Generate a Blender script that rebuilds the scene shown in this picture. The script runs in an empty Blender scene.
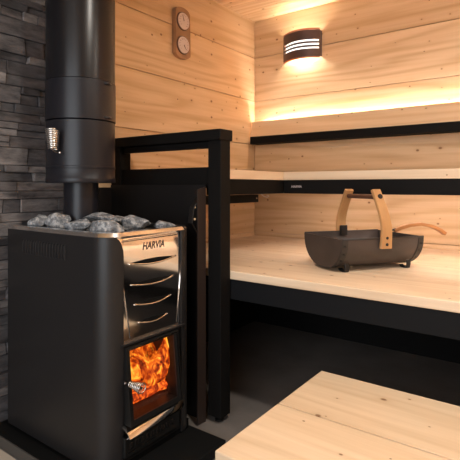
import bpy, bmesh, math, random
from mathutils import Vector, Matrix, noise
random.seed(11)
scn = bpy.context.scene
COL = scn.collection
PI = math.pi

# ------------------------------------------------------------------ helpers
def wpos(o):
    p = Vector((0, 0, 0))
    while o is not None:
        p += o.location; o = o.parent
    return p

def tag(o, label=None, cat=None, group=None, kind=None):
    if label: o['label'] = label
    if cat: o['category'] = cat
    if group: o['group'] = group
    if kind: o['kind'] = kind
    return o

def thing(name, loc, label, cat, group=None):
    o = bpy.data.objects.new(name, None); COL.objects.link(o)
    o.location = loc; o.empty_display_size = .05
    return tag(o, label, cat, group)

def obj(name, bm, mat, parent=None, smooth=False, origin=None, local=False):
    """bm is in world coordinates unless local; links ONE mesh object"""
    if origin is None:
        origin = wpos(parent) if parent else None
    if parent is None and origin is None:
        xs = [v.co.x for v in bm.verts]; ys = [v.co.y for v in bm.verts]; zs = [v.co.z for v in bm.verts]
        origin = Vector(((min(xs)+max(xs))/2, (min(ys)+max(ys))/2, min(zs)))
    if not local:
        bmesh.ops.translate(bm, verts=bm.verts, vec=-Vector(origin))
    bmesh.ops.recalc_face_normals(bm, faces=bm.faces)
    me = bpy.data.meshes.new(name); bm.to_mesh(me); bm.free()
    if smooth is True:
        for p in me.polygons: p.use_smooth = True
    elif smooth:
        for p in me.polygons: p.use_smooth = True
        me.set_sharp_from_angle(angle=math.radians(smooth))
    me.materials.append(mat)
    o = bpy.data.objects.new(name, me); COL.objects.link(o)
    if parent: o.parent = parent
    elif not local: o.location = origin
    return o

def B(): return bmesh.new()

def box(bm, x0, x1, y0, y1, z0, z1, bev=0, seg=2):
    r = bmesh.ops.create_cube(bm, size=1)
    vs = r['verts']
    for v in vs:
        v.co = Vector(((x0+x1)/2 + v.co.x*(x1-x0), (y0+y1)/2 + v.co.y*(y1-y0), (z0+z1)/2 + v.co.z*(z1-z0)))
    if bev:
        es = list({e for v in vs for e in v.link_edges})
        bmesh.ops.bevel(bm, geom=es, offset=bev, segments=seg, affect='EDGES', profile=.5)
    return bm

def frame_at(t):
    t = t.normalized()
    a = Vector((0, 0, 1)) if abs(t.z) < .9 else Vector((1, 0, 0))
    n = t.cross(a).normalized(); b = t.cross(n).normalized()
    return n, b

def tube(bm, pts, r, seg=10, cap=True):
    pts = [Vector(p) for p in pts]
    rs = r if isinstance(r, (list, tuple)) else [r]*len(pts)
    rings = []; n = None
    for i, p in enumerate(pts):
        t = (pts[min(i+1, len(pts)-1)] - pts[max(i-1, 0)]).normalized()
        if n is None: n, b = frame_at(t)
        else:
            n = (n - t*n.dot(t)).normalized(); b = t.cross(n).normalized()
        rings.append([bm.verts.new(p + (n*math.cos(2*PI*k/seg) + b*math.sin(2*PI*k/seg))*rs[i]) for k in range(seg)])
    for i in range(len(rings)-1):
        for k in range(seg):
            bm.faces.new((rings[i][k], rings[i][(k+1) % seg], rings[i+1][(k+1) % seg], rings[i+1][k]))
    if cap:
        bm.faces.new(rings[0][::-1]); bm.faces.new(rings[-1])
    return bm

def sweep(bm, pts, side, w, t):
    """flat bar swept along pts: half-width w[i] along side vector, thickness t"""
    pts = [Vector(p) for p in pts]; side = Vector(side).normalized()
    ws = w if isinstance(w, (list, tuple)) else [w]*len(pts)
    rings = []
    for i, p in enumerate(pts):
        tg = (pts[min(i+1, len(pts)-1)] - pts[max(i-1, 0)]).normalized()
        n = tg.cross(side).normalized()
        c = .25
        ring = []
        for a, b in ((-1, -c*2), (-1, c*2), (-1+.12, 1), (1-.12, 1), (1, c*2), (1, -c*2), (1-.12, -1), (-1+.12, -1)):
            ring.append(bm.verts.new(p + side*(a*ws[i]) + n*(b*t/2)))
        rings.append(ring)
    m = 8
    for i in range(len(rings)-1):
        for k in range(m):
            bm.faces.new((rings[i][k], rings[i][(k+1) % m], rings[i+1][(k+1) % m], rings[i+1][k]))
    bm.faces.new(rings[0][::-1]); bm.faces.new(rings[-1])
    return bm

def prism(bm, pts, z0, z1):
    a = [bm.verts.new((x, y, z0)) for x, y in pts]; b = [bm.verts.new((x, y, z1)) for x, y in pts]
    n = len(pts)
    for i in range(n): bm.faces.new((a[i], a[(i+1) % n], b[(i+1) % n], b[i]))
    bm.faces.new(a[::-1]); bm.faces.new(b)
    return bm

def prism_x(bm, pts, x0, x1):
    """outline in (y,z) extruded along x"""
    a = [bm.verts.new((x0, y, z)) for y, z in pts]; b = [bm.verts.new((x1, y, z)) for y, z in pts]
    n = len(pts)
    for i in range(n): bm.faces.new((a[i], a[(i+1) % n], b[(i+1) % n], b[i]))
    bm.faces.new(a[::-1]); bm.faces.new(b)
    return bm

def sheet(bm, path, th, zlo, zhi):
    """upright sheet along a 2-D path (thickness to the left of travel); zlo/zhi callables or numbers"""
    n = len(path); P = [Vector((x, y)) for x, y in path]
    lo = zlo if callable(zlo) else (lambda i: zlo); hi = zhi if callable(zhi) else (lambda i: zhi)
    rows = []
    for i, p in enumerate(P):
        t = (P[min(i+1, n-1)] - P[max(i-1, 0)]).normalized(); nn = Vector((-t.y, t.x))
        q = p + nn*th
        rows.append([bm.verts.new((p.x, p.y, lo(i))), bm.verts.new((p.x, p.y, hi(i))),
                     bm.verts.new((q.x, q.y, hi(i))), bm.verts.new((q.x, q.y, lo(i)))])
    for i in range(n-1):
        for k in range(4):
            bm.faces.new((rows[i][k], rows[i][(k+1) % 4], rows[i+1][(k+1) % 4], rows[i+1][k]))
    bm.faces.new(rows[0][::-1]); bm.faces.new(rows[-1])
    return bm

def lathe(bm, prof, c, seg=48):
    """closed surface of revolution about vertical axis at c; prof list of (r,z)"""
    rings = []
    for r, z in prof:
        rings.append([bm.verts.new((c[0]+r*math.cos(2*PI*k/seg), c[1]+r*math.sin(2*PI*k/seg), z)) for k in range(seg)])
    for i in range(len(rings)-1):
        for k in range(seg):
            bm.faces.new((rings[i][k], rings[i][(k+1) % seg], rings[i+1][(k+1) % seg], rings[i+1][k]))
    bm.faces.new(rings[0][::-1]); bm.faces.new(rings[-1])
    return bm

def disc(bm, c, axis, r, th, seg=20, bev=0):
    axis = Vector(axis).normalized(); c = Vector(c)
    if bev:
        return tube(bm, [c, c+axis*(th-bev), c+axis*th], [r, r, r-bev], seg)
    return tube(bm, [c, c+axis*th], r, seg)

def arc(cx, cy, r, a0, a1, n):
    return [(cx + r*math.cos(math.radians(a0+(a1-a0)*i/n)), cy + r*math.sin(math.radians(a0+(a1-a0)*i/n))) for i in range(n+1)]

def text_mesh(s, size, extrude, shear=0.0, bold=0.0):
    cu = bpy.data.curves.new('lettering', 'FONT'); cu.body = s; cu.size = size; cu.extrude = extrude
    cu.shear = shear; cu.offset = bold; cu.align_x = 'CENTER'; cu.align_y = 'CENTER'
    t = bpy.data.objects.new('lettering_source', cu); COL.objects.link(t)
    bpy.context.view_layer.update()
    me = bpy.data.meshes.new_from_object(t.evaluated_get(bpy.context.evaluated_depsgraph_get()))
    bm = bmesh.new(); bm.from_mesh(me)
    bpy.data.objects.remove(t); bpy.data.meshes.remove(me)
    return bm

# ------------------------------------------------------------------ materials
def new_mat(name):
    m = bpy.data.materials.new(name); m.use_nodes = True
    nt = m.node_tree; b = nt.nodes['Principled BSDF']
    return m, nt, b

def N(nt, typ, **kw):
    n = nt.nodes.new(typ)
    for k, v in kw.items():
        if k.startswith('_'): setattr(n, k[1:], v)
        else: n.inputs[k].default_value = v
    return n

def L(nt, a, b): nt.links.new(a, b)

def math_n(nt, op, a, b=None, clamp=False):
    n = nt.nodes.new('ShaderNodeMath'); n.operation = op; n.use_clamp = clamp
    for i, v in enumerate((a, b)):
        if v is None: continue
        if isinstance(v, (int, float)): n.inputs[i].default_value = v
        else: nt.links.new(v, n.inputs[i])
    return n.outputs[0]

def ramp(nt, fac, stops):
    r = nt.nodes.new('ShaderNodeValToRGB')
    els = r.color_ramp.elements
    els[0].position, els[0].color = stops[0][0], (*stops[0][1], 1)
    els[1].position, els[1].color = stops[-1][0], (*stops[-1][1], 1)
    for p, c in stops[1:-1]:
        e = els.new(p); e.color = (*c, 1)
    nt.links.new(fac, r.inputs[0]); return r.outputs[0]

def mix(nt, fac, a, b, mode='MIX'):
    n = nt.nodes.new('ShaderNodeMix'); n.data_type = 'RGBA'; n.blend_type = mode
    for s, v in ((0, fac), (6, a), (7, b)):
        if isinstance(v, (int, float)): n.inputs[s].default_value = v
        elif isinstance(v, tuple): n.inputs[s].default_value = (*v, 1)
        else: nt.links.new(v, n.inputs[s])
    return n.outputs[2]

def plain(name, col, rough=.5, metal=0., bump=0., bscale=200, spec=.5, var=0.):
    m, nt, b = new_mat(name)
    b.inputs['Base Color'].default_value = (*col, 1); b.inputs['Roughness'].default_value = rough
    b.inputs['Metallic'].default_value = metal; b.inputs['Specular IOR Level'].default_value = spec
    tc = N(nt, 'ShaderNodeTexCoord'); no = N(nt, 'ShaderNodeTexNoise', Scale=bscale, Detail=4.)
    L(nt, tc.outputs['Object'], no.inputs['Vector'])
    if bump:
        bu = N(nt, 'ShaderNodeBump', Strength=bump, Distance=.001)
        L(nt, no.outputs[0], bu.inputs['Height']); L(nt, bu.outputs[0], b.inputs['Normal'])
    if var:
        no2 = N(nt, 'ShaderNodeTexNoise', Scale=9., Detail=5.)
        L(nt, tc.outputs['Object'], no2.inputs['Vector'])
        c = ramp(nt, no2.outputs[0], [(.3, tuple(x*(1-var) for x in col)), (.7, tuple(x*(1+var) for x in col))])
        L(nt, c, b.inputs['Base Color'])
    return m

def wood(name, along, across, light=(.74, .54, .33), dark=(.60, .38, .19), pitch=.304, off=0., knots=.5, seed=0., rough=.5, ring=1.0):
    """softwood boards: grain runs on axis `along`, boards stack on axis `across`"""
    m, nt, b = new_mat(name)
    geo = N(nt, 'ShaderNodeNewGeometry'); sp = N(nt, 'ShaderNodeSeparateXYZ')
    L(nt, geo.outputs['Position'], sp.inputs[0])
    A = sp.outputs['XYZ'.index(along)]; C = sp.outputs['XYZ'.index(across)]
    T = sp.outputs[({0, 1, 2} - {'XYZ'.index(along), 'XYZ'.index(across)}).pop()]
    bid = math_n(nt, 'FLOOR', math_n(nt, 'DIVIDE', math_n(nt, 'SUBTRACT', C, off), pitch))
    Ao = math_n(nt, 'ADD', A, math_n(nt, 'ADD', math_n(nt, 'MULTIPLY', bid, 3.71), seed))
    # knots
    kc = N(nt, 'ShaderNodeCombineXYZ'); L(nt, Ao, kc.inputs[0]); L(nt, math_n(nt, 'MULTIPLY', math_n(nt, 'ADD', C, math_n(nt, 'MULTIPLY', T, 1.0)), 1.35), kc.inputs[1])
    vo = N(nt, 'ShaderNodeTexVoronoi', Scale=7.5); vo.voronoi_dimensions = '2D'
    L(nt, kc.outputs[0], vo.inputs['Vector'])
    sc = N(nt, 'ShaderNodeSeparateColor'); L(nt, vo.outputs['Color'], sc.inputs[0])
    present = math_n(nt, 'LESS_THAN', sc.outputs[0], knots)
    rad = math_n(nt, 'ADD', math_n(nt, 'MULTIPLY', math_n(nt, 'POWER', sc.outputs[1], 2.), .042), .020)
    dn = math_n(nt, 'DIVIDE', vo.outputs['Distance'], rad)
    core = math_n(nt, 'MULTIPLY', math_n(nt, 'SUBTRACT', 1.35, dn, True), present)
    core = math_n(nt, 'MULTIPLY', core, 1.6, True)
    halo = math_n(nt, 'MULTIPLY', math_n(nt, 'DIVIDE', 1., math_n(nt, 'ADD', 1., math_n(nt, 'MULTIPLY', dn, dn))), present)
    # growth rings
    lo = N(nt, 'ShaderNodeCombineXYZ'); L(nt, math_n(nt, 'MULTIPLY', Ao, .55), lo.inputs[0]); L(nt, math_n(nt, 'MULTIPLY', C, 5.), lo.inputs[1]); L(nt, math_n(nt, 'MULTIPLY', T, 5.), lo.inputs[2])
    ln = N(nt, 'ShaderNodeTexNoise', Scale=1., Detail=2.); L(nt, lo.outputs[0], ln.inputs['Vector'])
    ph = math_n(nt, 'ADD', math_n(nt, 'MULTIPLY', C, 55.), math_n(nt, 'MULTIPLY', ln.outputs[0], 42.))
    ph = math_n(nt, 'ADD', ph, math_n(nt, 'MULTIPLY', halo, 5.))
    rings = math_n(nt, 'ADD', math_n(nt, 'MULTIPLY', math_n(nt, 'SINE', ph), .5), .5)
    rings = math_n(nt, 'POWER', rings, 1.6)
    # streaks
    st = N(nt, 'ShaderNodeCombineXYZ'); L(nt, math_n(nt, 'MULTIPLY', Ao, 1.6), st.inputs[0]); L(nt, math_n(nt, 'MULTIPLY', C, 45.), st.inputs[1]); L(nt, math_n(nt, 'MULTIPLY', T, 45.), st.inputs[2])
    sn = N(nt, 'ShaderNodeTexNoise', Scale=1., Detail=5., Roughness=.65); L(nt, st.outputs[0], sn.inputs['Vector'])
    f = math_n(nt, 'ADD', math_n(nt, 'MULTIPLY', rings, .42*ring), math_n(nt, 'MULTIPLY', math_n(nt, 'SUBTRACT', sn.outputs[0], .35), 1.1), True)
    col = mix(nt, f, light, dark)
    # whole boards differ a little
    wn = N(nt, 'ShaderNodeTexWhiteNoise'); wn.noise_dimensions = '1D'; L(nt, math_n(nt, 'ADD', bid, seed+.5), wn.inputs['W'])
    tint = ramp(nt, wn.outputs[0], [(0, (.9, .87, .83)), (1, (1.04, 1.03, 1.02))])
    col = mix(nt, 1., col, tint, 'MULTIPLY')
    col = mix(nt, math_n(nt, 'MULTIPLY', halo, .45, True), col, (.42, .22, .09))
    col = mix(nt, math_n(nt, 'MULTIPLY', core, .85), col, (.19, .085, .035))
    L(nt, col, b.inputs['Base Color'])
    b.inputs['Roughness'].default_value = rough; b.inputs['Specular IOR Level'].default_value = .35
    bu = N(nt, 'ShaderNodeBump', Strength=.25, Distance=.0006); L(nt, f, bu.inputs['Height']); L(nt, bu.outputs[0], b.inputs['Normal'])
    return m

def emit(name, col, s):
    m, nt, b = new_mat(name)
    b.inputs['Base Color'].default_value = (*col, 1)
    b.inputs['Emission Color'].default_value = (*col, 1); b.inputs['Emission Strength'].default_value = s
    return m

M = {}
LT, DK = (.75, .55, .35), (.52, .32, .155)
M['wall_y'] = wood('spruce_side_wall', 'Y', 'Z', LT, DK, .304, .929-.304*4, .62, 1.3)
M['wall_x'] = wood('spruce_back_wall', 'X', 'Z', LT, DK, .304, .929-.304*4, .62, 7.9)
M['ceil'] = wood('spruce_ceiling', 'X', 'Y', LT, DK, .30, 0, .55, 4.2)
M['bench'] = wood('aspen_bench', 'X', 'Y', (.80, .64, .47), (.62, .44, .28), .30, 1.50, .38, 2.2, .45, .8)
M['bench_y'] = wood('aspen_bench_side', 'Y', 'X', (.80, .64, .47), (.62, .44, .28), .30, -1.2, .3, 5.2, .45, .8)
M['step'] = wood('aspen_step', 'X', 'Y', (.78, .61, .43), (.61, .43, .26), .2955, .864, .55, 9.4, .45, .8)
M['backrest'] = wood('aspen_backrest', 'X', 'Z', (.76, .56, .36), (.60, .39, .21), .2, 1.25, .5, 3.3)
M['black_wood'] = plain('black_stained_wood', (.0048, .0042, .004), .65, bump=.25, bscale=90, spec=.13)
M['black_board'] = plain('black_fascia_board', (.005, .0055, .0068), .65, bump=.3, bscale=70, spec=.16)
M['steel_black'] = plain('black_painted_steel', (.014, .013, .0135), .4, bump=.08, bscale=500, spec=.4)
M['fin_lit'] = plain('fin_steel_lit', (.035, .033, .034), .4)  # paler than the side panel: the light caught by the fins is in the colour
M['pipe'] = plain('black_pipe_steel', (.007, .007, .009), .28, bump=.05, bscale=300, spec=.42)
M['pipe_matte'] = plain('black_pipe_collar', (.010, .010, .014), .36, bump=.05, bscale=300, spec=.38)
M['shield'] = plain('black_shield_steel', (.006, .005, .005), .5, spec=.3)
M['shield_edge'] = plain('brown_black_flange', (.024, .015, .012), .45, spec=.5)
M['cast'] = plain('cast_iron', (.005, .005, .005), .45, bump=.3, bscale=300)
M['hearth'] = plain('black_hearth_plate', (.005, .005, .005), .6, bump=.2, bscale=250, spec=.2)
M['trim_dark'] = plain('hearth_edge', (.06, .055, .05), .5)
M['chrome'] = plain('polished_steel', (.88, .86, .84), .09, 1.)
M['chrome_dull'] = plain('brushed_steel', (.88, .87, .85), .2, 1.)
M['dark_steel'] = plain('smoked_steel', (.16, .15, .15), .25, 1.)
M['spring'] = plain('spring_wire', (.75, .73, .70), .25, 1.)
M['black'] = plain('black_void', (.004, .004, .004), .7, spec=.1)
M['letter'] = plain('dark_lettering', (.05, .035, .03), .5)
M['grey_logo'] = plain('grey_badge', (.42, .36, .36), .5)
M['carrier'] = plain('brown_grey_sheet', (.052, .039, .034), .48, bump=.3, bscale=160, spec=.5, var=.2)
M['carrier_in'] = plain('dark_sheet_flange', (.026, .021, .019), .5, bump=.3, bscale=160)
M['rivet'] = plain('rivet_black', (.015, .014, .014), .4, .3)
M['bentwood'] = wood('bent_birch', 'Z', 'X', (.50, .28, .12), (.34, .16, .06), .5, 0, 0., 1.1, .42, .5)
M['ladlewood'] = wood('red_brown_ladle_wood', 'X', 'Z', (.42, .19, .07), (.30, .12, .04), .5, 0, 0., 4.1, .42, .5)
M['dowel'] = plain('dark_dowel', (.10, .04, .025), .4, var=.3)
M['thermo'] = plain('walnut_gauge_board', (.34, .185, .095), .5, var=.25)
M['gauge_ring'] = plain('dark_gauge_ring', (.12, .06, .035), .4)
M['dial'] = plain('dial_face', (.62, .52, .50), .4)
M['dial_mark'] = plain('dial_marks', (.12, .07, .06), .5)
M['copper'] = plain('copper_edge', (.42, .16, .09), .35, .6)
M['lampface'] = plain('lamp_brown_metal', (.10, .062, .055), .35, .3, spec=.5)
M['lampshine'] = plain('lamp_inner_white', (.8, .75, .68), .5)
M['bulb'] = emit('lamp_bulb', (1., .90, .76), 130.)
M['opal'] = emit('opal_diffuser', (1., .93, .86), 1.5); M['opal'].node_tree.nodes['Principled BSDF'].inputs['Base Color'].default_value = (.02, .02, .02, 1)
M['led'] = emit('led_strip', (1., .87, .76), 62.)
M['led2'] = emit('led_strip_bench', (1., .87, .80), 30.)
M['cable'] = plain('white_cable', (.7, .66, .6), .5)
M['floor_lite'] = plain('pale_floor_tile', (.50, .43, .35), .5, var=.08)
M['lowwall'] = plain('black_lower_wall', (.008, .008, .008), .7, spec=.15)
M['rubber'] = plain('rubber_foot', (.01, .01, .01), .3)

# dark floor: slate coloured micro-cement
m, nt, b = new_mat('dark_floor'); M['floor'] = m
tc = N(nt, 'ShaderNodeNewGeometry')
n1 = N(nt, 'ShaderNodeTexNoise', Scale=5., Detail=8., Roughness=.6); L(nt, tc.outputs['Position'], n1.inputs['Vector'])
L(nt, ramp(nt, n1.outputs[0], [(.3, (.15, .134, .123)), (.7, (.215, .192, .176))]), b.inputs['Base Color'])
b.inputs['Roughness'].default_value = .42
bu = N(nt, 'ShaderNodeBump', Strength=.2, Distance=.002); L(nt, n1.outputs[0], bu.inputs['Height']); L(nt, bu.outputs[0], b.inputs['Normal'])

# ledge stone cladding: every stone of the mesh its own grey
m, nt, b = new_mat('ledge_stone'); M['ledge'] = m
ge = N(nt, 'ShaderNodeNewGeometry')
n1 = N(nt, 'ShaderNodeTexNoise', Scale=26., Detail=8., Roughness=.7)
mp = N(nt, 'ShaderNodeMapping'); mp.inputs['Scale'].default_value = (1, .35, 1.3)
L(nt, ge.outputs['Position'], mp.inputs[0]); L(nt, mp.outputs[0], n1.inputs['Vector'])
base = ramp(nt, ge.outputs['Random Per Island'], [(0, (.042, .042, .047)), (.55, (.080, .077, .082)), (1, (.15, .142, .142))])
L(nt, mix(nt, 1., base, ramp(nt, n1.outputs[0], [(.32, (.32, .32, .34)), (.68, (2.0, 1.92, 1.85))]), 'MULTIPLY'), b.inputs['Base Color'])
b.inputs['Roughness'].default_value = .62
bu = N(nt, 'ShaderNodeBump', Strength=.9, Distance=.006); L(nt, n1.outputs[0], bu.inputs['Height']); L(nt, bu.outputs[0], b.inputs['Normal'])

# sauna stones
m, nt, b = new_mat('olivine_stone'); M['stone'] = m
ge = N(nt, 'ShaderNodeNewGeometry')
n1 = N(nt, 'ShaderNodeTexNoise', Scale=55., Detail=8., Roughness=.75); L(nt, ge.outputs['Position'], n1.inputs['Vector'])
n2 = N(nt, 'ShaderNodeTexNoise', Scale=22., Detail=3.); L(nt, ge.outputs['Position'], n2.inputs['Vector'])
c = ramp(nt, n1.outputs[0], [(.38, (.045, .05, .056)), (.50, (.20, .215, .23)), (.60, (.62, .62, .62))])
c = mix(nt, math_n(nt, 'MULTIPLY', n2.outputs[0], .6), c, (.13, .14, .155))
L(nt, c, b.inputs['Base Color']); b.inputs['Roughness'].default_value = .55
bu = N(nt, 'ShaderNodeBump', Strength=.9, Distance=.004); L(nt, n1.outputs[0], bu.inputs['Height']); L(nt, bu.outputs[0], b.inputs['Normal'])

# fire
def fire_mat(name, scale, stops, strength, alpha=False):
    m, nt, b = new_mat(name)
    ge = N(nt, 'ShaderNodeNewGeometry')
    mp = N(nt, 'ShaderNodeMapping'); mp.inputs['Scale'].default_value = (1, 1.2, .8)
    L(nt, ge.outputs['Position'], mp.inputs[0])
    n1 = N(nt, 'ShaderNodeTexNoise', Scale=scale, Detail=5., Roughness=.6, Distortion=2.2); L(nt, mp.outputs[0], n1.inputs['Vector'])
    c = ramp(nt, n1.outputs[0], stops)
    b.inputs['Base Color'].default_value = (.02, .01, .005, 1); b.inputs['Roughness'].default_value = .8
    L(nt, c, b.inputs['Emission Color']); b.inputs['Emission Strength'].default_value = strength
    if alpha:
        n2 = N(nt, 'ShaderNodeTexNoise', Scale=scale*.8, Detail=3., Distortion=1.); 
        L(nt, ge.outputs['Position'], n2.inputs['Vector'])
        a = math_n(nt, 'MULTIPLY', math_n(nt, 'SUBTRACT', n2.outputs[0], .36), 7., True)
        L(nt, a, b.inputs['Alpha'])
    return m
M['ember'] = fire_mat('glowing_log', 26., [(.30, (.012, .002, .0005)), (.48, (.30, .025, .004)), (.60, (.9, .14, .012)), (.74, (1., .45, .06))], 1.3)
M['flame'] = fire_mat('flame', 15., [(.34, (.02, .002, .0005)), (.46, (.30, .025, .002)), (.55, (.8, .15, .01)), (.63, (1., .45, .04)), (.74, (1., .70, .14))], 1.25, True)
M['soot'] = plain('sooty_firebrick', (.05, .022, .012), .9, bump=.5, bscale=40)

m, nt, b = new_mat('stove_glass'); M['glass'] = m
nt.nodes.remove(b)
tr = N(nt, 'ShaderNodeBsdfTransparent'); gl = N(nt, 'ShaderNodeBsdfGlossy'); gl.inputs['Roughness'].default_value = .04
tr.inputs[0].default_value = (.9, .86, .82, 1)
fr = N(nt, 'ShaderNodeFresnel'); fr.inputs[0].default_value = 1.45
ms = N(nt, 'ShaderNodeMixShader'); ge = N(nt, 'ShaderNodeNewGeometry'); L(nt, math_n(nt, 'MULTIPLY', fr.outputs[0], math_n(nt, 'SUBTRACT', 1., ge.outputs['Backfacing'])), ms.inputs[0]); L(nt, tr.outputs[0], ms.inputs[1]); L(nt, gl.outputs[0], ms.inputs[2])
L(nt, ms.outputs[0], nt.nodes['Material Output'].inputs[0])

# ------------------------------------------------------------------ setting
XL, YB, H = -1.765, 2.697, 2.10
XR, YF = 1.45, -1.35
S = 'structure'
g = .0018
def plank_wall(plane, lo, hi, z0, z1, fixed, thick, sgn):
    """boards with fine shadow gaps"""
    bm = B()
    edges = [z0] + [z for z in [.929-.304*2, .929-.304, .929, 1.233, 1.537, 1.841] if z0+.02 < z < z1-.02] + [z1]
    for a, c in zip(edges, edges[1:]):
        if plane == 'x': box(bm, *sorted((fixed, fixed+sgn*thick)), lo, hi, a+g, c-g, .0016, 1)
        else: box(bm, lo, hi, *sorted((fixed, fixed+sgn*thick)), a+g, c-g, .0016, 1)
    # dark batten behind the gaps
    if plane == 'x': box(bm, *sorted((fixed+sgn*thick*.5, fixed+sgn*thick*1.6)), lo, hi+.05, z0-.03, z1+.01)
    else: box(bm, lo-.05, hi+.05, *sorted((fixed+sgn*thick*.5, fixed+sgn*thick*1.6)), z0-.03, z1+.01)
    return bm

YS = 1.262   # where the stone cladding ends
tag(obj('wall_left', plank_wall('x', YS, YB, .02, H, XL, .03, -1), M['wall_y']), kind=S)
tag(obj('wall_back', plank_wall('y', XL, XR, .02, H, YB, .03, 1), M['wall_x']), kind=S)
tag(obj('wall_right', plank_wall('x', YF, YB, .02, H, XR, .03, 1), M['wall_y']), kind=S)
bm = B(); box(bm, XL-.08, XR+.05, YF-.05, YB+.05, H, H+.04)
tag(obj('ceiling', bm, M['ceil']), kind=S)
bm = B(); box(bm, XL-.08, XR+.05, .84, YB+.05, -.04, 0)
tag(obj('floor', bm, M['floor']), kind=S)
bm = B(); box(bm, XL-.08, XR+.05, YF-1.6, .838, -.04, 0)
tag(obj('floor.001', bm, M['floor_lite']), kind=S)
# front wall with a wide open doorway
bm = B()
box(bm, XL-.08, -1.25, YF-.05, YF, 0, H); box(bm, .95, XR+.05, YF-.05, YF, 0, H); box(bm, -1.25, .95, YF-.05, YF, 2.0, H)
tag(obj('wall_front', bm, M['wall_x']), kind=S)
bm = B(); box(bm, -1.25, -1.19, YF-.06, YF+.01, 0, 2.0, .003); box(bm, .89, .95, YF-.06, YF+.01, 0, 2.0, .003); box(bm, -1.19, .89, YF-.06, YF+.01, 1.94, 2.0, .003)
tag(obj('door_1', bm, M['black_wood']), kind=S)
# black lower lining under the benches
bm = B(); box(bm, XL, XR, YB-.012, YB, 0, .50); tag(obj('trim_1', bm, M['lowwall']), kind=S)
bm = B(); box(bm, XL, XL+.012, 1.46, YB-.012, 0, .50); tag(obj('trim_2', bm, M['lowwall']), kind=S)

# stone clad part of the left wall
bm = B()
rnd = random.Random(5)
box(bm, XL-.06, XL-.022, YF, YS, 0, H)
z = 0.0
while z < H-.012:
    band = rnd.choice([.028, .036, .045, .055, .07, .04])
    band = min(band, H-z)
    y = YF + rnd.uniform(0, .1)
    ystart = YF
    while ystart < YS-.004:
        ln = rnd.choice([.06, .09, .12, .16, .20, .28])*rnd.uniform(.8, 1.2)
        ye = min(ystart+ln, YS)
        if YS-ye < .05: ye = YS
        k = rnd.choice([1, 1, 2]) if band > .04 else 1
        k = min(k, max(1, int(band/.018)))
        cuts = [0] + sorted(rnd.uniform(.3, .7) if k == 2 else rnd.uniform(.22*(q+1), .36*(q+1)) for q in range(k-1)) + [1]
        for a, c in zip(cuts, cuts[1:]):
            d = rnd.uniform(-.013, .006)
            n0 = len(bm.verts)
            box(bm, XL-.03, XL+d, ystart+.0012, ye-.0012, z+band*a+.001, z+band*c-.001, .002, 1)
            bm.verts.ensure_lookup_table()
            sl = rnd.uniform(-.006, .006); sy = rnd.uniform(-.01, .01)
            for v in bm.verts[n0:]:
                if v.co.x > XL-.02:
                    v.co.x += sl*((v.co.z-z)/band-.5)*2 + sy*((v.co.y-ystart)/max(ln, .1)-.5)
                    v.co.x = min(v.co.x, XL+.012)
        ystart = ye
    z += band
tag(obj('wall_left.001', bm, M['ledge']), kind=S)

# ------------------------------------------------------------------ lower bench
lb = thing('lower_bench', (-.16, 2.1, 0), 'wide lower sauna bench of pale boards with a black front board, carrying the log carrier', 'bench')
ys = [1.50, 1.80, 2.10, 2.40, 2.69]
for i, (a, c) in enumerate(zip(ys, ys[1:])):
    bm = B(); box(bm, XL+.004, XR-.01, a+.0008, c-.0008, .566, .60, .002 if i else .004, 2)
    obj('seat_board', bm, M['bench'], lb)
bm = B(); box(bm, XL+.006, XR-.012, 1.506, 1.546, .484, .566, .002); obj('front_board', bm, M['black_board'], lb)
for x in (XL+.02, -.6, .6, XR-.06):
    bm = B(); box(bm, x, x+.04, 1.546, 2.68, .50, .566); obj('cross_bearer', bm, M['black_wood'], lb)
for x in (.6,):
    bm = B(); box(bm, x, x+.04, 1.56, 1.60, 0, .50); obj('leg', bm, M['black_wood'], lb)

# ------------------------------------------------------------------ upper bench (L shape)
XU, YU = -1.197, 2.099
ub = thing('upper_bench', (-.16, 2.4, .9), 'L-shaped upper sauna bench with pale boards on a black front rail, along the back wall', 'bench')
for a, c in ((YU, 2.40), (2.40, 2.69)):
    bm = B(); box(bm, XU+.001, XR-.01, a+.0008, c-.0008, .976, 1.018, .002); obj('seat_board', bm, M['bench'], ub)
for a, c in ((XL+.004, -1.48), (-1.48, XU)):
    bm = B(); box(bm, a+.0008, c-.0008, 1.52, 2.69, .976, 1.018, .002); obj('seat_board', bm, M['bench_y'], ub)
bm = B(); box(bm, XU+.0015, XR-.012, YU+.004, YU+.044, .906, .976, .0015); obj('front_rail', bm, M['black_wood'], ub)
bm = B(); box(bm, XU-.044, XU-.004, 1.52, YU+.044, .906, .976, .0015); obj('side_rail', bm, M['black_wood'], ub)
bm = B(); box(bm, -1.29, -1.25, 1.52, 1.944, .864, .902, .0015); br = obj('bracket', bm, M['black_wood'], ub)
bm = B(); disc(bm, (-1.2505, 1.925, .884), (1, 0, 0), .004, .003, 10); obj('screw', bm, M['chrome_dull'], br)
bm = B(); box(bm, XL+.01, XR-.02, 2.60, 2.64, .93, .976); obj('cross_bearer', bm, M['black_wood'], ub)
bm = B(); box(bm, XU+.05, XR-.05, YU+.10, YU+.115, .962, .975); obj('light_strip', bm, M['led2'], ub)
tm = text_mesh('HARVIA', .016, .0006, .2, .0004)
tm.transform(Matrix.Translation((-1.121, YU+.0034, .9415)) @ Matrix.Rotation(PI/2, 4, 'X') @ Matrix.Scale(1.05, 4, (1, 0, 0)))
tag(obj('badge', tm, M['grey_logo'], ub), 'small light grey lettering badge')
# white cable hanging from the upper bench
bm = B()
pts = [(-1.375, 2.16, .915), (-1.368, 2.16, .897), (-1.352, 2.16, .887), (-1.335, 2.16, .883), (-1.322, 2.16, .886), (-1.322, 2.16, .893), (-1.335, 2.16, .894)]
tube(bm, pts, .0028, 8)
tag(obj('cable', bm, M['cable'], smooth=True), 'short white cable loop hanging under the upper bench at its inner corner', 'cable')

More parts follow.
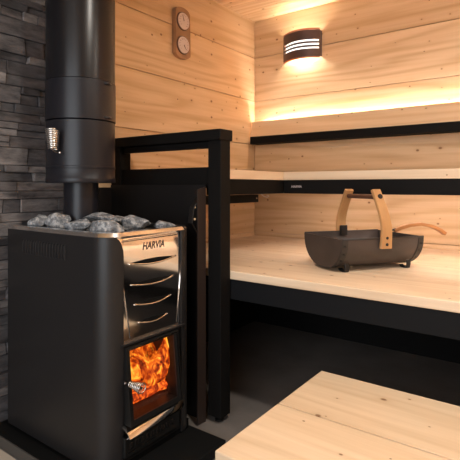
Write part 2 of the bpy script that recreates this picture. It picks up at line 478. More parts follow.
# ------------------------------------------------------------------ backrest with hidden light
bk = thing('backrest', (-.16, 2.65, 1.24), 'pale tilted backrest board above black strip, glowing along its top edge, on back wall', 'backrest')
X0, X1 = -1.752, XR-.02
bm = B(); prism_x(bm, [(2.618, 1.282), (2.638, 1.282), (2.657, 1.384), (2.637, 1.386)], X0, X1)
obj('board', bm, M['backrest'], bk)
bm = B(); box(bm, X0+.002, X1, 2.615, 2.645, 1.232, 1.282, .002); box(bm, X0+.002, X1, 2.645, 2.696, 1.232, 1.256)
obj('black_strip', bm, M['black_wood'], bk)
bm = B(); box(bm, X0+.07, X1-.03, 2.664, 2.684, 1.340, 1.346); obj('light_strip', bm, M['led'], bk)
for x in (-1.6, -.8, 0., .8):
    bm = B(); box(bm, x, x+.03, 2.648, 2.6965, 1.256, 1.335); obj('bracket', bm, M['black_wood'], bk)

# ------------------------------------------------------------------ step
st = thing('step_platform', (-.24, 1.16, 0), 'low step of two pale knotty boards on the floor in front of the bench', 'step')
for a, c in ((.864, 1.1605), (1.1645, 1.458)):
    bm = B(); box(bm, -.68, .20, a, c, .272, .31, .003, 2); obj('board', bm, M['step'], st)
bm = B(); box(bm, -.665, .185, .885, .92, .18, .272); obj('frame_rail', bm, M['step'], st)
bm = B(); box(bm, -.665, .185, 1.40, 1.44, .18, .272); obj('frame_rail', bm, M['step'], st)
for x in (-.64, .12):
    for y in (.885, 1.40):
        bm = B(); box(bm, x, x+.045, y+.036 if y < 1 else y-.041, y+.08 if y < 1 else y-.001, 0, .272); obj('leg', bm, M['step'], st)
    bm = B(); box(bm, x+.045, x+.08, .92, 1.40, .20, .272); obj('cross_bearer', bm, M['step'], st)

# ------------------------------------------------------------------ handrail fence
rl = thing('guard_rail', (-1.42, 1.466, 0), 'black wooden guard rail with two posts standing between stove and benches', 'railing')
for x in (-1.131, -1.728):
    bm = B(); box(bm, x-.032, x+.032, 1.434, 1.498, .024, 1.13, .002); p = obj('post', bm, M['black_wood'], rl)
    bm = B(); tube(bm, [(x, 1.466, 0), (x, 1.466, .007), (x, 1.466, .010), (x, 1.466, .012), (x, 1.466, .025)], [.018, .018, .012, .007, .007], 18)
    obj('levelling_foot', bm, M['rubber'], p, smooth=30)
bm = B(); box(bm, -1.762, -1.094, 1.424, 1.508, 1.127, 1.171, .003); obj('top_rail', bm, M['black_wood'], rl)
bm = B(); box(bm, -1.695, -1.164, 1.446, 1.486, .937, 1.022, .002); obj('lower_rail', bm, M['black_wood'], rl)
bm = B(); box(bm, -1.695, -1.164, 1.450, 1.482, 1.100, 1.1265, .002); obj('upper_batten', bm, M['black_wood'], rl)

# ------------------------------------------------------------------ heat shield
hs = thing('heat_shield', (-1.45, 1.42, 0), 'black steel heat shield standing between the stove and the guard rail', 'heat shield')
bm = B(); box(bm, -1.752, -1.172, 1.424, 1.430, 0, .950); obj('panel', bm, M['shield'], hs)
bm = B(); box(bm, -1.752, -1.746, 1.315, 1.424, 0, .938); obj('side_panel', bm, M['shield'], hs)
bm = B(); prism_x(bm, [(1.374, .012), (1.380, .006), (1.4235, .0), (1.4235, .942), (1.378, .932), (1.374, .928)], -1.171, -1.166)
tag(obj('flange', bm, M['shield_edge'], hs), 'brown-black flange facing the room')
bm = B(); sweep(bm, [(-1.185, 1.395, .74), (-1.185, 1.350, .80), (-1.185, 1.362, .86), (-1.185, 1.405, .905)], (1, 0, 0), .012, .006)
cl = obj('clip', bm, M['shield'], hs)
for zz in (.862, .815):
    bm = B(); disc(bm, (-1.178, 1.368, zz), (1, -.6, 0), .0045, .004, 10); obj('rivet', bm, M['chrome_dull'], hs)

# ------------------------------------------------------------------ hearth plate
hp = thing('hearth_plate', (-1.37, 1.07, 0), 'flat black floor plate under the wood stove', 'hearth plate')
bm = B(); box(bm, XL+.015, -.978, .846, 1.308, .004, .04, .003); obj('plate', bm, M['hearth'], hp)
bm = B(); box(bm, XL+.015, -.976, .8405, .846, .0, .0405, .001); obj('edge_trim', bm, M['trim_dark'], hp)

# ------------------------------------------------------------------ wood stove
SX0, SX1, SY0, SY1 = -1.705, -1.130, .900, 1.310
ST = .786; SB = .050
rc = .068
stv = thing('wood_stove', (-1.42, 1.105, .04), 'black wood-burning sauna stove with polished steel front and a fire behind its glass door', 'stove')
# near side sheet with rounded front corner, its top rounded off at the free edge
def side(near):
    path = [(SX0, SY0)] + [(SX0+.1*i, SY0) for i in range(1, 5)] + arc(SX1-rc, SY0+rc, rc, -90, 0, 14)
    path = path + [(SX1, SY0+rc+.002)]
    if not near: path = [(x, SY0+SY1-y) for x, y in path]
    # arc length from the free edge
    d = [0]
    for i in range(len(path)-1, 0, -1):
        d.append(d[-1] + math.dist(path[i], path[i-1]))
    d = d[::-1]
    R = .042
    def hi(i):
        if near and d[i] < R:
            return ST - R*1.5*(1 - math.sqrt(max(0, 1-((R-d[i])/R)**2)))
        return ST
    bm = B(); sheet(bm, path, .006 if near else -.006, SB, hi)
    return obj('side_panel', bm, M['steel_black'], stv, smooth=40)
sp = side(True); side(False)
# louvre slots pressed in the near side
bm = B()
for i in range(16):
    x = -1.600 + i*.0168
    prism_x(bm, [(SY0-.0012, .702), (SY0+.002, .700), (SY0+.002, .750), (SY0-.0012, .748)], x, x+.0085)
obj('vent_slots', bm, M['black'], sp)
bm = B()
for i in range(16):
    x = -1.600 + i*.0168 + .0088
    prism_x(bm, [(SY0-.006, .704), (SY0+.001, .698), (SY0+.001, .752), (SY0-.006, .746)], x, x+.003)
obj('vent_fins', bm, M['fin_lit'], sp)
bm = B(); box(bm, SX0, SX0+.006, SY0+.006, SY1-.006, SB, ST); obj('back_panel', bm, M['steel_black'], stv)
# base plinth
bm = B(); box(bm, SX0+.02, SX1-.012, SY0+.018, SY1-.018, .0405, .075); obj('plinth', bm, M['black'], stv)
# firebox (hollow)
fx0, fx1, fy0, fy1, fz0, fz1 = -1.40, SX1-.016, .982, 1.200, .205, .425
bm = B()
box(bm, fx0-.01, fx0, fy0-.01, fy1+.01, fz0-.01, fz1+.01)
box(bm, fx0, fx1, fy0-.01, fy0, fz0-.01, fz1+.01); box(bm, fx0, fx1, fy1, fy1+.01, fz0-.01, fz1+.01)
box(bm, fx0, fx1, fy0, fy1, fz0-.01, fz0); box(bm, fx0, fx1, fy0, fy1, fz1, fz1+.01)
obj('firebox', bm, M['soot'], stv)
# black front plate around the door
bm = B()
xa, xb = SX1-.016, SX1-.008
box(bm, xa, xb, SY0+.062, fy0, .06, .442); box(bm, xa, xb, fy1, SY1-.062, .06, .442)
box(bm, xa, xb, fy0, fy1, .06, fz0); box(bm, xa, xb, fy0, fy1, fz1, .442)
obj('front_plate', bm, M['cast'], stv)
bm = B(); box(bm, SX1-.02, SX1+.006, .958, 1.255, .436, .443, .001); obj('ledge', bm, M['steel_black'], stv)
# polished front: wraps behind the side sheets, leans back at the top
bm = B()
prof = [(.443, 0), (.60, 0), (.70, 0), (.735, 0), (.762, -.0004), (.776, -.002), (.785, -.006), (.790, -.012)]
path = arc(SX1-rc-.008, SY0+.008+rc, rc, -60, 0, 10) + [(SX1-.008, y) for y in (1.0, 1.05, 1.10, 1.15, 1.20)] + arc(SX1-rc-.008, SY1-.008-rc, rc, 0, 60, 10)
rows = []
for zz, dx in prof:
    rows.append([bm.verts.new((x+dx, y, zz)) for x, y in path])
for r0, r1 in zip(rows, rows[1:]):
    for i in range(len(path)-1): bm.faces.new((r0[i], r0[i+1], r1[i+1], r1[i]))
fp = obj('front_panel', bm, M['chrome'], stv, smooth=True)
# slanting pressed seams and four lens-shaped air openings
for y0_, y1_ in ((.958, 1.004), (1.252, 1.222)):
    bm = B(); tube(bm, [(SX1-.0075, y0_, .705), (SX1-.0068, (y0_+y1_)/2, .58), (SX1-.0075, y1_, .452)], .0018, 8)
    obj('seam', bm, M['chrome'], fp, smooth=True)
for zz, hw, th in ((.694, .112, .013), (.624, .100, .012), (.557, .085, .0115), (.495, .068, .011)):
    c = 1.105
    up = [(c+hw*(-1+2*i/20), zz+th*.5*math.sin(PI*i/20)) for i in range(21)]
    dn = [(c+hw*(1-2*i/20), zz-th*.75*math.sin(PI*i/20)) for i in range(1, 20)]
    bm = B(); prism_x(bm, up+dn, SX1-.0082, SX1-.0070)
    op = obj('air_opening', bm, M['black'], fp)
    bm = B()
    tube(bm, [(SX1-.0070+.007*math.sin(PI*i/20), c+hw*(-1+2*i/20), zz-th*.80*math.sin(PI*i/20)) for i in range(21)], .0028, 8)
    obj('lip', bm, M['chrome'], op, smooth=True)
tm = text_mesh('HARVIA', .034, .0006, .2, .0012)
tm.transform(Matrix.Translation((SX1-.0085, 1.108, .743)) @ Matrix.Rotation(PI/2, 4, 'Z') @ Matrix.Rotation(PI/2, 4, 'X') @ Matrix.Scale(.86, 4, (1, 0, 0)))
tag(obj('brand_lettering', tm, M['letter'], fp), 'dark slanted capital letters')
# top rim
outer = [(SX0-.002, SY0-.003)] + arc(SX1-rc, SY0+rc, rc+.003, -90, 0, 10) + arc(SX1-rc, SY1-rc, rc+.003, 0, 90, 10) + [(SX0-.002, SY1+.003)]
cx, cy = (SX0+SX1)/2, (SY0+SY1)/2
inner = [(cx+(x-cx)*.90, cy+(y-cy)*.86) for x, y in outer]
bm = B()
def loop(pts, z): return [bm.verts.new((x, y, z)) for x, y in pts]
mid_ = [(cx+(x-cx)*.975, cy+(y-cy)*.962) for x, y in outer]
l0, l1, l2, l3 = loop(outer, ST-.001), loop(mid_, ST+.011), loop(inner, ST+.012), loop(inner, ST-.02)
for a, c in ((l0, l1), (l1, l2), (l2, l3), (l3, l0)):
    n = len(a)
    for i in range(n): bm.faces.new((a[i], a[(i+1) % n], c[(i+1) % n], c[i]))
obj('top_rim', bm, M['chrome_dull'], stv, smooth=30)
bm = B(); prism(bm, [(cx+(x-cx)*.93, cy+(y-cy)*.9) for x, y in outer], ST-.04, ST-.012)
obj('stone_tray', bm, M['black'], stv)

# door: leans out towards its foot
dr_n = Vector((1, 0, 0))
def dx(z): return SX1-.002 + (.44-z)*.10
def quadbox(bm, y0, y1, z0, z1, t0, t1):
    vs = []
    for t in (t0, t1):
        for (y, z) in ((y0, z0), (y1, z0), (y1, z1), (y0, z1)):
            vs.append(bm.verts.new(((SX1-.008) if t < 0 else dx(z)+t, y, z)))
    f = ((0, 3, 2, 1), (4, 5, 6, 7), (0, 1, 5, 4), (1, 2, 6, 5), (2, 3, 7, 6), (3, 0, 4, 7))
    for q in f: bm.faces.new([vs[i] for i in q])
bm = B()
dy0, dy1, dz0, dz1 = .972, 1.212, .188, .432
gy0, gy1, gz0, gz1 = .985, 1.188, .206, .420
quadbox(bm, dy0, gy0, dz0, dz1, -.006, .010); quadbox(bm, gy1, dy1, dz0, dz1, -.006, .010)
quadbox(bm, gy0, gy1, dz0, gz0, -.006, .010); quadbox(bm, gy0, gy1, gz1, dz1, -.006, .010)
door = obj('door', bm, M['cast'], stv)
bm = B(); quadbox(bm, gy0, gy1, gz0, gz1, .000, .004); obj('glass_pane', bm, M['glass'], door)
bm = B(); quadbox(bm, gy0-.008, gy1+.016, .424, .427, .010, .013); quadbox(bm, gy1+.013, gy1+.016, .195, .424, .010, .013)
obj('steel_bead', bm, M['dark_steel'], door)
# spring door handle
bm = B(); tube(bm, [(dx(.32)+.006, .978, .320), (SX1+.035, .978, .320), (SX1+.07, .980, .319)], [.0045, .004, .004], 10)
hn = obj('handle', bm, M['dark_steel'], door, smooth=40)
bm = B()
pts = []; rs = []
turns = 6.5; n = 110
for i in range(n+1):
    t = i/n; a = 2*PI*turns*t; r = .0085+.0085*max(0, t-.25)/.75
    pts.append((SX1+.020+.058*t, .978+r*math.cos(a), .320+r*math.sin(a)))
tube(bm, pts, .0021, 6)
obj('spring_grip', bm, M['spring'], hn, smooth=True)
bm = B(); bmesh.ops.create_uvsphere(bm, u_segments=12, v_segments=8, radius=.006, matrix=Matrix.Translation((SX1+.016, .962, .327)))
obj('latch_knob', bm, M['dark_steel'], door, smooth=True)

# ash lip: curved polished ledge under the door
bm = B()
sec = [(-.002, .186), (.012, .182), (.026, .172), (.036, .158), (.034, .156), (.024, .168), (.010, .177), (-.002, .180)]
ny = 16; rows = []
for i in range(ny+1):
    t = i/ny; y = .962+.262*t
    pull = 1.0 if t < .8 else 1-.35*((t-.8)/.2)**2
    rows.append([bm.verts.new((SX1+.004+dx_*pull, y, z_+.004*t)) for dx_, z_ in sec])
m_ = len(sec)
for r0, r1 in zip(rows, rows[1:]):
    for k in range(m_): bm.faces.new((r0[k], r0[(k+1) % m_], r1[(k+1) % m_], r1[k]))
bm.faces.new(rows[0][::-1]); bm.faces.new(rows[-1])
obj('ash_lip', bm, M['chrome'], stv, smooth=40)
# ash drawer front with slot vents
bm = B(); box(bm, SX1-.012, SX1+.012, .965, 1.215, .085, .150, .003); dw = obj('ash_drawer', bm, M['cast'], stv)
bm = B(); tube(bm, [(SX1+.016, .968, .148), (SX1+.019, 1.09, .149), (SX1+.016, 1.212, .150)], .0028, 8); obj('drawer_bead', bm, M['dark_steel'], dw, smooth=True)
bm = B()
for i in range(9):
    y = .985+i*.023
    box(bm, SX1+.0120, SX1+.0135, y, y+.014, .108, .128, .0004, 1)
obj('vent_plate', bm, M['dark_steel'], dw)
bm = B(); box(bm, SX1+.0118, SX1+.0135, .978, 1.10, .098, .1005); obj('vent_plate', bm, M['dark_steel'], dw)

# fire and logs
def log(p0, p1, r, lab):
    bm = B(); p0, p1 = Vector(p0), Vector(p1); pts = [p0.lerp(p1, i/6) for i in range(7)]
    tube(bm, pts, [r*rnd.uniform(.85, 1.1) for _ in pts], 7)
    for v in bm.verts: v.co += noise.noise_vector(v.co*40)*.005
    return tag(obj('burning_log', bm, M['ember']), lab, 'firewood', 'burning logs in the firebox')
log((-1.185, .990, .230), (-1.172, 1.190, .235), .021, 'glowing log lying low across the firebox, nearest the glass')
log((-1.26, .992, .262), (-1.18, 1.18, .285), .022, 'glowing log leaning across behind the front log in the firebox')
log((-1.33, 1.17, .235), (-1.35, 1.01, .30), .026, 'glowing log deepest in the firebox, under the flames')
bm = B()
fr_ = random.Random(3)
for (yy, xx, hh, ww) in ((1.00, -1.175, .17, .026), (1.03, -1.21, .12, .030), (1.075, -1.19, .13, .026), (1.11, -1.20, .18, .034), (1.145, -1.172, .13, .028), (1.18, -1.168, .18, .026), (1.165, -1.165, .16, .02), (1.192, -1.17, .12, .02), (1.19, -1.158, .175, .018), (1.175, -1.158, .09, .018), (1.06, -1.28, .185, .05), (1.15, -1.27, .18, .045), (1.01, -1.27, .17, .04), (1.19, -1.32, .18, .05), (1.185, -1.24, .18, .036)):
    n = 9; pts = []; rs = []
    for i in range(n):
        t = i/(n-1)
        pts.append((xx-.004+.006*math.sin(5*t+yy*40), min(1.19, max(.985, yy+.014*math.sin(4*t+xx*50))), .250+(hh-.02)*t))
        rs.append(ww*(.45+.75*math.sin(PI*min(t*1.15, 1))*(1-t*.45))*(1-t**4)+.001)
    tube(bm, pts, rs, 12)
for v in bm.verts:
    v.co.y = min(1.200, max(.970, v.co.y)); v.co.x = min(-1.150, v.co.x); v.co.z = min(.42, v.co.z)
tag(obj('flames', bm, M['flame'], smooth=True), 'orange and yellow flames behind the stove door glass', 'fire', kind='stuff')

# ------------------------------------------------------------------ sauna stones
def stone(c, sx, sy, sz, rot, seed, label):
    r = random.Random(seed); bm = B()
    for i in range(20):
        v = Vector((r.gauss(0, 1), r.gauss(0, 1), r.gauss(0, 1))).normalized()*r.uniform(.86, 1.0)
        bm.verts.new((v.x*sx, v.y*sy, v.z*sz))
    res = bmesh.ops.convex_hull(bm, input=bm.verts)
    bmesh.ops.delete(bm, geom=list({g for g in res['geom_unused'] + res['geom_interior'] if isinstance(g, bmesh.types.BMVert)}), context='VERTS')
    bmesh.ops.bevel(bm, geom=bm.edges[:], offset=.0035, segments=1, affect='EDGES', clamp_overlap=True)
    bmesh.ops.triangulate(bm, faces=bm.faces)
    bmesh.ops.subdivide_edges(bm, edges=bm.edges, cuts=3, use_grid_fill=True)
    for v in bm.verts:
        v.co += noise.noise_vector(v.co*45+Vector((seed, 0, 0)))*.0035 + noise.noise_vector(v.co*130+Vector((0, seed, 0)))*.0014
    bm.transform(Matrix.Rotation(rot, 4, 'Z'))
    zmin = min(v.co.z for v in bm.verts)
    bmesh.ops.translate(bm, verts=bm.verts, vec=Vector((c[0], c[1], c[2]-zmin)))
    o = obj('sauna_stone', bm, M['stone'], smooth=35)
    return tag(o, label, 'stone', 'grey stones heaped on top of the stove')
A0 = math.radians(36.3)
zt = .776
stone((-1.618, .972, zt), 0.055, 0.040, 0.034, A0, 1, 'small rounded grey sauna stone at the far left end of the row on the stove')
stone((-1.522, .995, zt), 0.050, 0.038, 0.040, A0+.3, 2, 'pointed grey sauna stone, second from the left on the stove')
stone((-1.372, .972, zt), 0.055, 0.036, 0.033, A0-.1, 33, 'grey sauna stone with a sloping top between the pointed one and the big front one')
stone((-1.245, .985, zt), 0.080, 0.042, 0.034, A0+.05, 4, 'largest grey sauna stone lying at the front corner of the stove top')
stone((-1.395, 1.085, .802), 0.078, 0.038, 0.027, A0, 5, 'long flat grey sauna stone in front of the narrow pipe, on top of the heap')
stone((-1.275, 1.150, zt), 0.062, 0.042, 0.037, A0+.1, 6, 'rounded light grey sauna stone just behind the polished front')
stone((-1.205, 1.230, zt), 0.044, 0.030, 0.023, A0, 7, 'smallest grey sauna stone at the right end of the stove top')
stone((-1.365, 1.05, zt-.006), 0.059, 0.040, 0.030, A0+1.1, 8, 'grey sauna stone mostly hidden under the long flat one')
stone((-1.42, 1.195, zt+.002), 0.059, 0.041, 0.027, A0, 9, 'dark low sauna stone at the back beside the heat shield')
stone((-1.63, 1.16, zt), 0.047, 0.041, 0.030, A0+.7, 10, 'grey sauna stone behind the pipe near the stone wall')

# ------------------------------------------------------------------ chimney
PC = (-1.538, 1.105)
ch = thing('stove_pipe', (PC[0], PC[1], .775), 'tall black round chimney pipe rising from the stove to the ceiling', 'pipe')
bm = B(); lathe(bm, [(.070, .775), (.070, .790), (.066, .792), (.066, .965)], PC, 48); obj('flue', bm, M['pipe_matte'], ch, smooth=30)
bm = B(); lathe(bm, [(.124, .957), (.1295, .957), (.131, .960), (.131, .975), (.1295, .978), (.1295, 1.010), (.1308, 1.012), (.1308, 1.018), (.1295, 1.020), (.1295, 1.190), (.121, 1.193)], PC, 64)
obj('lower_casing', bm, M['pipe_matte'], ch, smooth=30)
bm = B(); lathe(bm, [(.130, 1.194), (.1325, 1.195), (.1325, 1.343), (.130, 1.345)], PC, 64); col_ = obj('collar', bm, M['pipe_matte'], ch, smooth=30)
for zz in (1.205, 1.334):
    a = math.radians(10)
    c = Vector((PC[0]+.1325*math.cos(a), PC[1]+.1325*math.sin(a), zz))
    bm = B(); tube(bm, [c+Vector((0, -.016, 0)), c+Vector((.006, 0, 0)), c+Vector((0, .016, 0))], .005, 8); obj('clamp', bm, M['steel_black'], col_, smooth=True)
bm = B(); lathe(bm, [(.124, 1.345), (.130, 1.346), (.130, H-.002), (.124, H-.001)], PC, 64); obj('upper_casing', bm, M['pipe'], ch, smooth=30)
# damper handle: coiled wire grip
hc = Vector((-1.490, .952, 1.112))
out = Vector((-.30, -.954, 0)).normalized()
root_ = Vector((PC[0], PC[1], 0)) + Vector((.045, -.1262, 0)); root_.z = 1.068
bm = B(); tube(bm, [root_, root_+Vector((.004, -.022, 0)), hc+Vector((0, 0, -.040)), hc+Vector((0, 0, .03))], .003, 8)
dh = obj('damper_handle', bm, M['dark_steel'], ch, smooth=40)
bm = B(); pts = []
n = 170
for i in range(n+1):
    t = i/n; a = 2*PI*11*t; r = .0150+.0085*t
    pts.append(hc+Vector((-.004*t+r*math.cos(a), r*math.sin(a), -.036+.074*t)))
tube(bm, pts, .0032, 6); obj('spring_grip', bm, M['spring'], dh, smooth=True)
bm = B(); bmesh.ops.create_uvsphere(bm, u_segments=12, v_segments=8, radius=.005, matrix=Matrix.Translation(root_+Vector((.016, -.008, -.002))))
obj('damper_knob', bm, M['spring'], dh, smooth=True)

# ------------------------------------------------------------------ wall lamp
wl = thing('wall_lamp', (-1.39, YB, 1.75), 'curved dark brown wall lamp with three light slots, shining up and down the back wall', 'wall lamp')
lx, hw, lz0, lz1 = -1.386, .131, 1.757, 1.945
def bow(t): return YB-.028-.055*(1-(2*t-1)**2)     # t 0..1 across
def bowed(z0, z1, th=.004, o=0., hwx=hw):
    bm = B(); n = 20
    pa = [(lx-hwx+2*hwx*i/n, bow(i/n)-o) for i in range(n+1)]
    sheet(bm, pa, th, z0, z1); return bm
cuts = [(lz0+.010, 1.812), (1.822, 1.832), (1.842, 1.852), (1.862, lz1-.010)]
for a, c in ((lz0+.010, 1.816), (1.874, lz1-.010)):
    obj('shade', bowed(a, c), M['lampface'], wl, smooth=30)
obj('diffuser', bowed(1.812, 1.876, .002, -.008, hw*.90), M['opal'], wl, smooth=30)
for a, c in ((1.8265, 1.8385), (1.8505, 1.8625)):
    obj('louvre', bowed(a, c), M['lampface'], wl, smooth=30)
for a, c in ((lz0, lz0+.0085), (lz1-.0085, lz1)):
    tag(obj('edge_band', bowed(a, c, .007, .003), M['copper'], wl, smooth=30), 'coppery edge band')
for sx in (-1, 1):
    bm = B(); box(bm, lx+sx*(hw-.002)-.003, lx+sx*(hw-.002)+.003, YB-.030, YB, lz0+.012, lz1-.012); obj('side_cheek', bm, M['lampface'], wl)
bm = B(); box(bm, lx-.05, lx+.05, YB-.012, YB-.001, 1.80, 1.90, .003); obj('back_plate', bm, M['lampshine'], wl)
bm = B(); tube(bm, [(lx-.062, YB-.034, 1.846), (lx-.057, YB-.034, 1.846), (lx+.057, YB-.034, 1.846), (lx+.062, YB-.034, 1.846)], [.009, .018, .018, .009], 20)
obj('bulb', bm, M['bulb'], wl, smooth=True)

# ------------------------------------------------------------------ thermometer
tx = XL
th = thing('thermometer', (XL, 1.925, 1.66), 'brown wooden wall thermometer with two round dials, rounded top and bottom', 'thermometer')
yc, hw2, z0, z1 = 1.922, .070, 1.662, 1.950
out_ = [(yc-hw2, z0+.012)] + [(yc+hw2*math.sin(math.radians(a)), z0+.040-.040*math.cos(math.radians(a))) for a in range(-66, 67, 11)] + [(yc+hw2, z0+.03)]
out_ += [(yc+hw2*math.sin(math.radians(a)), z1-.040+.040*math.cos(math.radians(a))) for a in range(66, -67, -11)]
out_ = out_[1:]
bm = B(); prism_x(bm, out_, tx+.001, tx+.024)
bmesh.ops.bevel(bm, geom=[e for e in bm.edges if all(v.co.x > tx+.02 for v in e.verts)], offset=.004, segments=2, affect='EDGES')
bd = obj('board', bm, M['thermo'], th, smooth=40)
for zc in (1.872, 1.738):
    bm = B(); tube(bm, [(tx+.024, yc, zc), (tx+.030, yc, zc)], [.053, .050], 32); rg = obj('dial_ring', bm, M['gauge_ring'], th, smooth=30)
    bm = B(); disc(bm, (tx+.0300, yc, zc), (1, 0, 0), .046, .002, 32); df = obj('dial', bm, M['dial'], th, smooth=30)
    bm = B()
    for k in range(11):
        a = math.radians(225-27*k); c0, s0 = math.cos(a), math.sin(a)
        tube(bm, [(tx+.0325, yc+.030*c0, zc+.030*s0), (tx+.0325, yc+.037*c0, zc+.037*s0)], .0009, 5)
    obj('scale_marks', bm, M['dial_mark'], df)
    bm = B(); a = math.radians(110 if zc > 1.8 else -55)
    tube(bm, [(tx+.0335, yc, zc), (tx+.0335, yc+.030*math.cos(a), zc+.030*math.sin(a))], [.002, .0008], 6); obj('needle', bm, M['dial_mark'], df)

# ------------------------------------------------------------------ log carrier (local frame: x length, y width)
CR = Matrix.Translation((-.7126, 1.932, .60)) @ Matrix.Rotation(math.radians(55.5), 4, 'Z')
ca = thing('log_carrier', (-.7126, 1.932, .60), 'dark brown metal log carrier trough with bent wooden handle on the lower bench', 'log carrier')
def cobj(name, bm, mat, parent=ca, smooth=False):
    bm.transform(CR); return obj(name, bm, mat, parent, smooth=smooth, origin=Vector((-.7126, 1.932, .60)))
HL, HW, HZ, ZB = .195, .150, .136, .009
def prof_pt(a, s=0.):            # a in -90..90 (deg) from near rim round the bottom to far rim
    r = math.radians(a); e = 2/2.25
    y = math.copysign(abs(math.sin(r))**e, math.sin(r))*(HW-s); zz = HZ-(abs(math.cos(r))**e)*(HZ-ZB-s)
    return y, zz
angs = [-90+180*i/32 for i in range(33)]
def shell(x0, x1, s0, s1):
    bm = B(); rows = []
    for x in (x0, x1):
        for s in (s0, s1):
            rows.append([bm.verts.new((x, *prof_pt(a, s))) for a in angs])
    o0, i0, o1, i1 = rows
    for a, c in ((o0, o1), (o1, i1), (i1, i0), (i0, o0)):
        for k in range(len(angs)-1): bm.faces.new((a[k], a[k+1], c[k+1], c[k]))
    for k in (0, len(angs)-1):
        bm.faces.new((o0[k], o1[k], i1[k], i0[k]))
    return bm
cobj('trough', shell(-HL, HL, 0, .003), M['carrier'], smooth=40)
for s in (-1, 1):
    bm = B()
    o = [(prof_pt(a, .001)) for a in angs]
    prism_x(bm, o, *(sorted((s*HL, s*(HL+.003)))))
    e_ = cobj('end_plate', bm, M['carrier'])
    bm = shell(*sorted((s*HL*1.0, s*(HL-.026))), -.0025, .0)
    bd_ = cobj('end_band', bm, M['carrier_in'], smooth=40)
    for a in (-80, -66, -50, -30, 30, 50, 66, 80):
        bm = B(); y, zz = prof_pt(a, -.002); y2, z2 = prof_pt(a, -.006)
        tube(bm, [(s*(HL-.013), y, zz), (s*(HL-.013), y2, z2)], .0042, 8)
        cobj('rivet', bm, M['rivet'], bd_)
    # bent foot
    for q in (-1, 1):
        bm = B(); x = s*.150
        sweep(bm, [(x, q*.112, .036), (x, q*.114, .018), (x, q*.110, .0040), (x, q*.094, .0028), (x, q*.076, .0035), (x, q*.066, .010)], (1, 0, 0), .010, .005)
        cobj('foot', bm, M['rivet'], smooth=40)
# rolled rim
for q in (-1, 1):
    bm = B(); tube(bm, [(-HL, q*HW, HZ), (HL, q*HW, HZ)], .0035, 8); cobj('rim', bm, M['carrier_in'], smooth=True)
for q in (-1, 1):
    pts = []
    for i in range(15):
        t = i/14
        yy = .158 + .006*math.sin(PI*min(1, t*1.3)) - .064*max(0, t-.30)**1.6/.70**1.6
        pts.append((0, q*yy, (.096) + .232*t))
    ws = [.027 - .006*(i/14) for i in range(15)]
    bm = B(); sweep(bm, pts, (1, 0, 0), ws, .015)
    hl = tag(cobj('handle_arm', bm, M['bentwood'], smooth=40), 'honey coloured bent wood arm')
    for c_, ax, rr, tt in (((0, q*.164, .112), (0, q, 0), .0062, .007), ((0, q*.165, .138), (0, q, 0), .0062, .007), ((.004, q*.112, .300), (0, q, .35), .0105, .012)):
        bm = B(); disc(bm, c_, ax, rr, tt, 16, .0015); cobj('bolt', bm, M['rivet'], hl, smooth=30)
bm = B(); tube(bm, [(0, -.098, .300), (0, .098, .300)], .0105, 14); cobj('grip_bar', bm, M['dowel'], smooth=30)
# black straps on the far handle arm foot
bm = B(); box(bm, -.018, .018, .134, .1465, .120, .165, .002); cobj('handle_bracket', bm, M['rivet'])

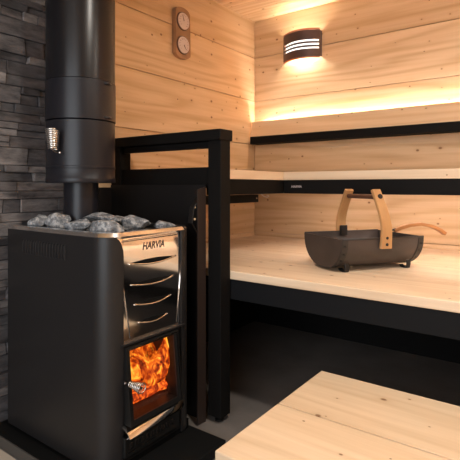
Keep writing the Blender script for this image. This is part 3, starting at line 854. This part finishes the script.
# ladle lying in the carrier, handle over its end
ld = thing('ladle', (-.66, 1.97, .63), 'ladle with curved reddish wooden handle resting over the right end of the log carrier', 'ladle')
pts = [Vector(p) for p in ((-.605, 2.035, .750), (-.585, 2.056, .762), (-.555, 2.088, .773), (-.520, 2.124, .777), (-.486, 2.165, .768), (-.458, 2.198, .750), (-.440, 2.219, .732))]
bm = B(); sweep(bm, pts, (.75, -.66, 0), [.008, .010, .012, .013, .014, .015, .013], .014)
obj('handle', bm, M['ladlewood'], ld, smooth=40)
bm = B(); tube(bm, [(-.590, 2.050, .759), (-.613, 2.026, .753), (-.630, 2.004, .757), (-.642, 1.990, .72), (-.655, 1.975, .67)], .005, 8)
obj('neck', bm, M['rivet'], ld, smooth=True)
bm = B(); c = (-.675, 1.95)
lathe(bm, [(.012, .628), (.034, .634), (.047, .652), (.050, .672), (.0475, .672), (.044, .653), (.032, .638), (.010, .632)], c, 24)
obj('bowl', bm, M['rivet'], ld, smooth=True)

# ------------------------------------------------------------------ light
def area(name, loc, target, size, size_y, power, col):
    l = bpy.data.lights.new(name, 'AREA'); l.shape = 'RECTANGLE'; l.size = size; l.size_y = size_y; l.energy = power; l.color = col
    o = bpy.data.objects.new(name, l); COL.objects.link(o); o.location = loc
    o.rotation_euler = (Vector(target)-Vector(loc)).to_track_quat('-Z', 'Y').to_euler()
    return o
area('doorway_daylight', (-.15, YF-.12, 1.15), (-.6, 1.5, .7), 2.0, 1.8, 33, (.92, .96, 1.))
def fill_disk(name, loc, power, col):
    l = bpy.data.lights.new(name, 'AREA'); l.shape = 'DISK'; l.size = .16; l.energy = power; l.color = col; l.spread = math.radians(170)
    o = bpy.data.objects.new(name, l); COL.objects.link(o); o.location = loc; return o
fill_disk('ceiling_fill', (-.2, .9, H-.02), 13, (1., .92, .82))  # added fill lights below the ceiling, brighten step and floor; no fittings there
fill_disk('ceiling_fill', (.8, 1.6, H-.02), 10, (1., .92, .82))
w = bpy.data.worlds.new('world'); scn.world = w; w.use_nodes = True
w.node_tree.nodes['Background'].inputs[0].default_value = (.8, .88, 1, 1); w.node_tree.nodes['Background'].inputs[1].default_value = .5

# ------------------------------------------------------------------ camera
cd = bpy.data.cameras.new('camera'); cam = bpy.data.objects.new('camera', cd); COL.objects.link(cam)
cam.location = (0, 0, .945); cam.rotation_euler = (PI/2, 0, math.radians(36.3))
cd.sensor_width = 36; cd.lens = 36*458/460; cd.shift_y = -44/460; cd.clip_start = .02
scn.camera = cam
scn.view_settings.view_transform = 'Standard'; scn.view_settings.look = 'None'
scn.view_settings.gamma = 1; scn.view_settings.use_curve_mapping = False
scn.view_settings.exposure = 0.45
